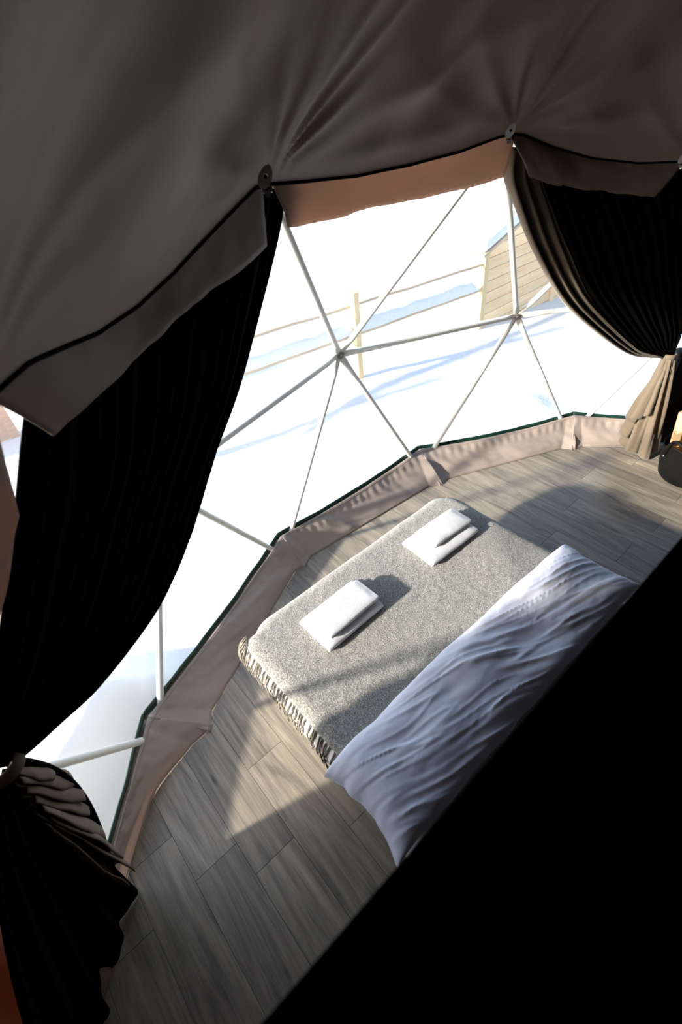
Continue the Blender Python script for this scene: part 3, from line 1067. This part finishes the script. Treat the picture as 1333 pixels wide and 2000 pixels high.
# raised mohair pile: many short hairs, kept as one part
hv, hf = [], []
hr = random.Random(3)
for k in range(42000):
    u, v = hr.uniform(0.02, 0.995), hr.uniform(0.0, 1.0)
    p = blank(u, v)
    e = 0.004
    du = blank(min(1, u + e), v) - blank(u - e, v)
    dv = blank(u, min(1, v + e)) - blank(u, max(0, v - e))
    n = dv.cross(du)
    if n.length < 1e-9: continue
    n.normalize()
    if n.z < -0.2: n = -n
    lay = Vector((hr.gauss(0, 1), hr.gauss(0, 1), hr.gauss(0, 1)))
    lay = (lay - n * lay.dot(n)).normalized()
    L = hr.uniform(0.006, 0.014)
    tip = p + n * L * hr.uniform(0.3, 0.75) + lay * L
    wd = lay.cross(n) * 0.0007
    i0 = len(hv)
    hv += [p + wd, p - wd, tip]
    hf.append((i0, i0 + 1, i0 + 2))
tag(MB().add(hv, hf).build('wool_pile', M['wool'], blanket, smooth=False), kind='stuff')
# fringe tassels along the left side
for k in range(38):
    u = 0.13 + 0.755 * (k + hr.uniform(-0.3, 0.3)) / 37
    p = blank(u, 1.0)
    L = hr.uniform(0.15, 0.20)
    swx = hr.uniform(-0.035, 0.035)
    rr_ = 0.103
    cy_, cz_ = 1.305 - 0.54, 0.3705 - 0.46            # centre of the mattress edge rounding, blanket frame
    a0_ = math.asin(max(0.0, min(0.9, (p.y - cy_) / rr_)))
    pts = []
    for j in range(9):
        t = j / 8
        a_ = a0_ + L * t / rr_
        if a_ < PI / 2:
            yy, zz = cy_ + rr_ * math.sin(a_), cz_ + rr_ * math.cos(a_)
        else:
            yy, zz = cy_ + rr_, cz_ - (a_ - PI / 2) * rr_
        pts.append(Vector((p.x + swx * t * t + 0.003 * math.sin(t * 9 + k), yy, zz)))
    mb = MB()
    for s in (0, 1):                               # two twisted strands and a knot
        pt = []
        for j, q in enumerate(pts):
            a = j * 1.5 + s * PI
            pt.append(q + Vector((math.cos(a), math.sin(a), 0)) * 0.0028)
        mb.tube(pt, [0.0034, 0.0038, 0.0036, 0.0034, 0.0033, 0.0033, 0.0033, 0.003, 0.0012], 5)
    mb.build('tassel', M['fringe'], blanket)

# ------------------------------------------------------------------ towels
def folded_towel(name, x, y, z, wx, wy, layers, th, rz, label, seed):
    """cloth folded over itself: the folds show on the side toward the head of the bed"""
    root_z = z
    path = []
    gap = th * 1.04
    w = wx / 2 - th * 0.7
    for l in range(layers):
        zz = th / 2 + l * gap
        sg = -1 if l % 2 == 0 else 1
        n = 14
        inset = 0.004 * l
        for i in range(n + 1):
            path.append((sg * lerp(w - inset, -(w - inset), i / n), zz))
        if l < layers - 1:
            cxx = -sg * (w - inset)
            for i in range(1, 6):
                a = PI * i / 6
                path.append((cxx - sg * math.sin(a) * gap * 0.55, zz + gap * (1 - math.cos(a)) / 2))
    def fn(u, v):
        i = int(round(v * (len(path) - 1)))
        px, pz = path[i]
        yy = (u - 0.5) * wy
        e = smooth01((0.5 - abs(u - 0.5)) * wy / 0.02)
        ex = smooth01((wx / 2 - abs(px)) / 0.035)
        ey = smooth01((0.5 - abs(u - 0.5)) * wy / 0.04)
        bulge = (0.80 + 0.20 * min(ex, ey)) * (1 + 0.05 * math.sin(u * PI))
        return Vector((px * (0.985 + 0.015 * e) + 0.003 * nz(yy * 9, pz * 40, seed), yy + 0.004 * nz(px * 12, pz * 60, seed + 3),
                       pz * bulge + 0.0018 * fbm(px * 14, yy * 14, seed + pz * 20, 2)))
    o = MB().grid(40, len(path) - 1, fn).build(name, M['towel'], loc=(x, y, z), rot=(0, 0, rz))
    solidify(o, th * 0.86, off=0)
    bevel(o, th * 0.38, 3)
    return o
TG = 'folded towels on the bed'
T0Z = 0.4815
tag(folded_towel('bath_towel', 2.148, 0.907, T0Z, 0.250, 0.372, 3, 0.0150, D2R(1.5), '', 1.0), label='larger folded white towel at the bottom of the left stack', cat='towel', group=TG)
tag(folded_towel('hand_towel', 2.142, 0.888, T0Z + 0.047, 0.180, 0.335, 3, 0.0115, D2R(2.0), '', 2.0), label='smaller folded white towel on top of the left stack', cat='towel', group=TG)
tag(folded_towel('bath_towel', 2.150, 0.128, T0Z, 0.250, 0.385, 3, 0.0150, D2R(-1.5), '', 3.0), label='larger folded white towel at the bottom of the stack near the far bed corner', cat='towel', group=TG)
tag(folded_towel('hand_towel', 2.165, 0.085, T0Z + 0.047, 0.165, 0.300, 3, 0.0115, D2R(-2.5), '', 4.0), label='smaller folded white towel on top of the stack near the far bed corner', cat='towel', group=TG)

# ------------------------------------------------------------------ folded duvet
dv = empty('folded_duvet', (1.405, 0.582, 0.482), label='rumpled white folded duvet lying across the head of the bed', cat='duvet')
SEC = []
for k in range(721):
    a = 2 * PI * k / 720
    SEC.append((math.copysign(abs(math.cos(a)) ** 0.6, math.cos(a)), math.copysign(abs(math.sin(a)) ** 0.75, math.sin(a))))
SECL = [0.0]
for (a, b), (c, d) in zip(SEC, SEC[1:]):
    SECL.append(SECL[-1] + math.hypot((c - a) * 0.19, (d - b) * 0.08))
def section(v):
    t = (v % 1.0) * SECL[-1]
    lo, hi = 0, 720
    while hi - lo > 1:
        m = (lo + hi) // 2
        if SECL[m] <= t: lo = m
        else: hi = m
    k = (t - SECL[lo]) / max(1e-9, SECL[hi] - SECL[lo])
    return lerp(SEC[lo][0], SEC[hi][0], k), lerp(SEC[lo][1], SEC[hi][1], k)
def duvet(u, v, xc=0.0, ax=0.205, L=0.885, hz=0.082, seed=0.0):
    # u along the bed's width, v around the section
    s = (u - 0.5) * 2
    e = 1 - abs(s) ** 6
    sx, sz = section(v)
    h = hz * (0.06 + 0.94 * max(0, e) ** 0.55) * (1 + 0.12 * fbm(s * 2, sx, seed, 2))
    # corners poke out, ends are drawn in at the middle
    yy = s * L * (1 - 0.042 * (1 - abs(sx) ** 2) * abs(s) ** 4) + math.copysign(0.006, s) * abs(s) ** 8 * abs(sx) ** 6
    xx = sx * ax * (1 + 0.01 * abs(s) ** 10)
    zz = h * (1 + sz) if sz > 0 else h * (1 + sz * 0.96)
    top = max(0.0, sz)
    # long creases running mostly along the roll, turning toward its corners
    wob = 0.25 * fbm(yy * 1.3, xx * 2, seed + 6, 2)
    q1 = fbm(yy * 1.6 + seed, xx * 8 - yy * 2.2 + wob, seed, 3)
    n2 = fbm(yy * 1.1 + seed, xx * 13 - yy * 3.2 + 2 * wob, seed + 4, 2)
    q2 = math.exp(-(n2 / 0.10) ** 2)
    n4 = fbm(yy * 1.7 + 5, xx * 17 - yy * 4.2 + 4 * wob, seed + 2, 2)
    q4 = math.exp(-(n4 / 0.10) ** 2)
    q3 = fbm(yy * 6, xx * 14 + yy * 3, seed + 8, 3)
    calm = smooth01((1.0 - sx) * 2.2)
    zz += (0.011 * q1 + 0.007 * q2 * calm + 0.0045 * q4 * calm + 0.0035 * q3) * top ** 0.7 * (0.35 + 0.65 * max(0, e))
    xx += 0.010 * fbm(yy * 3, seed, 3, 2) + 0.006 * q3 * (1 - top)
    yy += 0.014 * fbm(xx * 9, seed + 7, 3, 2) * abs(s) ** 4
    return Vector((xc + xx, yy, zz))
d1 = MB().grid(320, 150, duvet, cv=True)
d1.build('duvet_cover', M['duvet'], dv)
# seam piping round the open end
for e_ in (0.0, 1.0):
    pp = MB()
    pp.tube([duvet(e_, k / 60) for k in range(31)], 0.0022, 6)
    pp.build('seam', M['duvet'], dv)

# ------------------------------------------------------------------ firewood basket
BC = Vector((1.545, -2.075, 0.0))
basket = empty('firewood_basket', BC, label='black rubber basket with handles holding split firewood by the curtain', cat='basket')
def bask(u, v):
    prof = [(0.001, 0.006), (0.13, 0.004), (0.165, 0.008), (0.182, 0.03), (0.20, 0.12), (0.21, 0.21), (0.214, 0.265), (0.217, 0.275), (0.209, 0.275), (0.205, 0.26), (0.192, 0.12), (0.174, 0.035), (0.15, 0.018), (0.001, 0.016)]
    i = int(round(v * (len(prof) - 1)))
    r, z = prof[i]
    a = 2 * PI * u
    k = smooth01(z / 0.27)
    lift = 0.055 * k * max(0.0, math.cos(2 * (a - D2R(72)))) ** 2
    return (r * math.cos(a), r * math.sin(a), z + lift)
MB().grid(56, 13, bask, cu=True).build('tub', M['black_rubber'], basket)
for s in (0, PI):
    a0 = D2R(72) + s
    mb = MB()
    pts = []
    for k in range(15):
        t = k / 14
        a = a0 + lerp(-0.42, 0.42, t)
        r = 0.216 + 0.022 * math.sin(t * PI)
        pts.append((r * math.cos(a), r * math.sin(a), 0.235 + 0.16 * math.sin(t * PI) ** 0.7))
    mb.tube(pts, 0.014, 8)
    h = mb.build('handle', M['black_rubber'], basket)
    for a in (a0 - 0.42, a0 + 0.42):
        for zz in (0.215, 0.240):
            c = Vector((0.215 * math.cos(a), 0.215 * math.sin(a), zz))
            o_ = Vector((math.cos(a), math.sin(a), 0))
            MB().tube([c, c + o_ * 0.006, c + o_ * 0.009], [0.008, 0.008, 0.004], 8).build('rivet', M['steel'], h)
def log(x, y, rz, tilt, L, r, kind, label, z0=0.03):
    """a split billet: quarter or half round, bark on the outside"""
    if kind == 'round': arc = [(r * math.cos(2 * PI * k / 14) * (1 + 0.05 * math.sin(3 * k)), r * math.sin(2 * PI * k / 14)) for k in range(14)]; bk = 14
    else:
        sp = PI if kind == 'half' else PI * 0.55
        arc = [(r * math.cos(sp * k / 8 - sp / 2), r * math.sin(sp * k / 8 - sp / 2)) for k in range(9)]
        bk = 8
        if kind != 'half': arc.append((-0.15 * r, 0))
    n = len(arc)
    mb = MB()
    rows = 6
    vs_ = []
    for j in range(rows):
        t = j / (rows - 1)
        for i, (a, b) in enumerate(arc):
            w = 1 + 0.06 * nz(i * 0.9, t * 2, x * 9)
            vs_.append((a * w, b * w, t * L + (0.01 * nz(i, x * 5) if j == rows - 1 else 0)))
    fs_, mi = [], []
    for j in range(rows - 1):
        for i in range(n):
            fs_.append((j * n + i, j * n + (i + 1) % n, (j + 1) * n + (i + 1) % n, (j + 1) * n + i))
            mi.append(1 if i < bk else 0)
    fs_.append(tuple(reversed(range(n)))); mi.append(0)
    fs_.append(tuple((rows - 1) * n + i for i in range(n))); mi.append(0)
    mb.add(vs_, fs_)
    mb.mi = mi
    o = mb.build('log', [M['split'], M['bark']], loc=(BC.x + x, BC.y + y, z0), smooth=False)
    o.rotation_euler = (tilt[0], tilt[1], rz)
    tag(o, label=label, cat='log', group='firewood in the basket')
log(0.070, 0.080, 0.3, (-0.08, 0.13), 0.40, 0.045, 'quarter', 'pale split log leaning on the left rim of the basket')
log(0.112, -0.005, -0.2, (0.0, 0.10), 0.47, 0.048, 'quarter', 'split log with pale end behind the left rim of the firewood basket')
log(0.108, -0.080, -0.8, (-0.02, 0.06), 0.50, 0.048, 'half', 'half round log standing at the back of the firewood basket')
log(0.01, -0.10, -1.5, (0.0, 0.02), 0.50, 0.055, 'half', 'tallest split log at the back of the firewood basket')
log(0.015, 0.085, 2.2, (-0.04, 0.02), 0.37, 0.062, 'half', 'bark covered half log at the front of the firewood basket')

# ------------------------------------------------------------------ black cabinet against the wall behind the basket
ca = D2R(-55.2)
cab = empty('cabinet', (3.03 * math.cos(ca), 3.03 * math.sin(ca), 0), ca, label='slim black cabinet with rounded top corners behind the firewood basket', cat='cabinet')
o = rounded_box((-0.06, -0.30, 0.04), (0.06, 0.30, 0.83), 0.025, 3).build('body', M['black_metal'], cab)
for s in (-1, 1):
    d = rounded_box((-0.072, s * 0.145 - 0.138, 0.07), (-0.0595, s * 0.145 + 0.138, 0.80), 0.004, 2).build('door', M['black_metal'], cab)
    MB().lathe([(0.001, 0), (0.006, 0), (0.006, 0.012), (0.012, 0.016), (0.011, 0.024), (0.001, 0.027)], 12).build('knob', M['steel'], d, loc=(-0.072, s * 0.04, 0.45), rot=(0, -PI / 2, 0))
    MB().box((-0.05, s * 0.25 - 0.02, 0.0), (0.05, s * 0.25 + 0.02, 0.045)).build('foot', M['black_metal'], cab, smooth=False)

# ------------------------------------------------------------------ fence and cabins outside
fence = empty('wooden_fence', (5.584, -2.3, -0.62), label='pale wooden post and rail fence with snow on its rails', cat='fence')
FX = 5.584
def F_(x, y, z): return Vector((x - 5.584, y + 2.3, z + 0.62))
def rail_z(y, hi): return (0.395 if hi else 0.03) + (y + 2.3) * 0.066
for y, h in ((-2.30, 0.575), (0.45, 0.74)):
    lo = -0.75
    bevel(MB().box(F_(FX - 0.04, y - 0.045, lo), F_(FX + 0.05, y + 0.045, h)).build('post', M['pale_board'], fence, smooth=False), 0.006, 1)
def rail(y0, y1, hi, w, h):
    n = 24
    mb = MB()
    vs_, fs_ = [], []
    for k in range(n + 1):
        y = lerp(y0, y1, k / n)
        z = rail_z(y, hi) + 0.012 * fbm(y * 1.3, 3 if hi else 8, 0, 2)
        xx = FX + 0.065
        for (a, b) in ((-w, -h), (w, -h), (w, h), (-w, h)):
            vs_.append(F_(xx + a, y, z + b))
    for k in range(n):
        for q in range(4):
            fs_.append((4 * k + q, 4 * k + (q + 1) % 4, 4 * k + 4 + (q + 1) % 4, 4 * k + 4 + q))
    fs_ += [(3, 2, 1, 0), (4 * n, 4 * n + 1, 4 * n + 2, 4 * n + 3)]
    mb.add(vs_, fs_)
    mb.build('rail', M['rail_wood'], fence, smooth=False)
rail(-4.96, 1.6, True, 0.012, 0.014)
rail(-4.96, 1.6, False, 0.022, 0.022)
sc = MB()
def capfn(u, v):
    y = lerp(-4.93, 1.58, u)
    z = rail_z(y, False) + 0.012 * fbm(y * 1.3, 8, 0, 2) + 0.022
    a = PI * v
    hh = (0.15 + 0.03 * fbm(y * 2, 1, 1, 2)) * smooth01(min(u, 1 - u) * 30)
    return F_(FX + 0.065 - 0.045 * math.cos(a), y, z + hh * math.sin(a) ** 0.6)
sc.grid(120, 10, capfn)
sc.build('snow_cap', M['snow'], fence)

def cabin(name, base, rz, W, H, rise, depth, nb, mat, label, group=None):
    """gabled board cabin: the gable wall lies in the local y-z plane, x goes back"""
    root = empty(name, base, rz, label=label, cat='timber wall', group=group)
    bh = (H + rise + 0.3) / nb
    for k in range(nb):
        z0, z1 = -0.3 + k * bh + 0.006, -0.3 + (k + 1) * bh - 0.006
        def ylim(z):
            if z <= H: return 0.0
            return (z - H) / rise * W / 2
        a0, a1 = ylim(z0), ylim(z1)
        if a0 >= W / 2 - 0.02: continue
        a1 = min(a1, W / 2 - 0.005)
        P = [(-a0, z0), (-(W - a0), z0), (-(W - a1), z1), (-a1, z1)]
        vs_ = [(-0.022, p[0], p[1]) for p in P] + [(-0.014, p[0], p[1]) for p in P]
        vs_[2] = (-0.016, P[2][0], P[2][1]); vs_[3] = (-0.016, P[3][0], P[3][1])
        MB().add(vs_, [(0, 3, 2, 1), (0, 1, 5, 4), (1, 2, 6, 5), (2, 3, 7, 6), (3, 0, 4, 7), (4, 5, 6, 7)]).build('siding_board', mat, root, smooth=False)
    # body behind the boards
    b = MB()
    vs_ = []
    for x in (-0.014, depth):
        vs_ += [(x, -0.06, -0.3), (x, -W, -0.3), (x, -W, H), (x, -W / 2, H + rise), (x, -0.06, H)]
    b.add(vs_, [(0, 1, 2, 3, 4), (9, 8, 7, 6, 5), (0, 5, 6, 1), (1, 6, 7, 2), (2, 7, 8, 3), (3, 8, 9, 4), (4, 9, 5, 0)])
    b.build('body', M['gap'], root, smooth=False)
    for y in (0.0, -2.15, -W):
        zt = H - 0.02 if y in (0.0, -W) else H + rise * min(1, (2.0 / (W / 2)))
        if y == -2.15 and W < 3: continue
        MB().box((-0.055, y - 0.055, -0.35), (-0.022 if y else depth + 0.02, y + 0.055, min(zt, H + 0.25))).build('corner_board', M['pale_board'] if y == 0.0 else mat, root, smooth=False)
    # roof slabs with snow
    for s in (0, 1):
        e0 = 0.16 if s == 0 else -W - 0.16
        z0 = H - 0.16 * rise / (W / 2)
        mid = -W / 2
        for nm, th, up, mt in (('roof', 0.05, 0.0, M['rail_wood']), ('roof_snow', 0.22, 0.05, M['snow'])):
            v_ = []
            for x in (-0.10, depth + 0.04):
                v_ += [(x, e0, z0 + up), (x, mid, H + rise + up), (x, mid, H + rise + up + th), (x, e0, z0 + up + th * 0.8)]
            o_ = MB().add(v_, [(0, 1, 2, 3), (7, 6, 5, 4), (0, 4, 5, 1), (1, 5, 6, 2), (2, 6, 7, 3), (3, 7, 4, 0)]).build(nm, mt, root, smooth=False)
            if nm == 'roof_snow': bevel(o_, 0.05, 3)
    return root
cabin('plank_wall', (5.66, -5.03, -0.80), 0.0, 5.0, 1.19, 0.74, 0.14, 13, M['siding'], 'tan gabled timber plank wall with snow along its top beyond the fence')
cabin('plank_wall', (7.95, 3.6, -0.60), 0.0, 1.95, 1.0, 0.5, 0.14, 10, M['hut'], 'brown timber wall glimpsed at the left edge beyond the curtain')
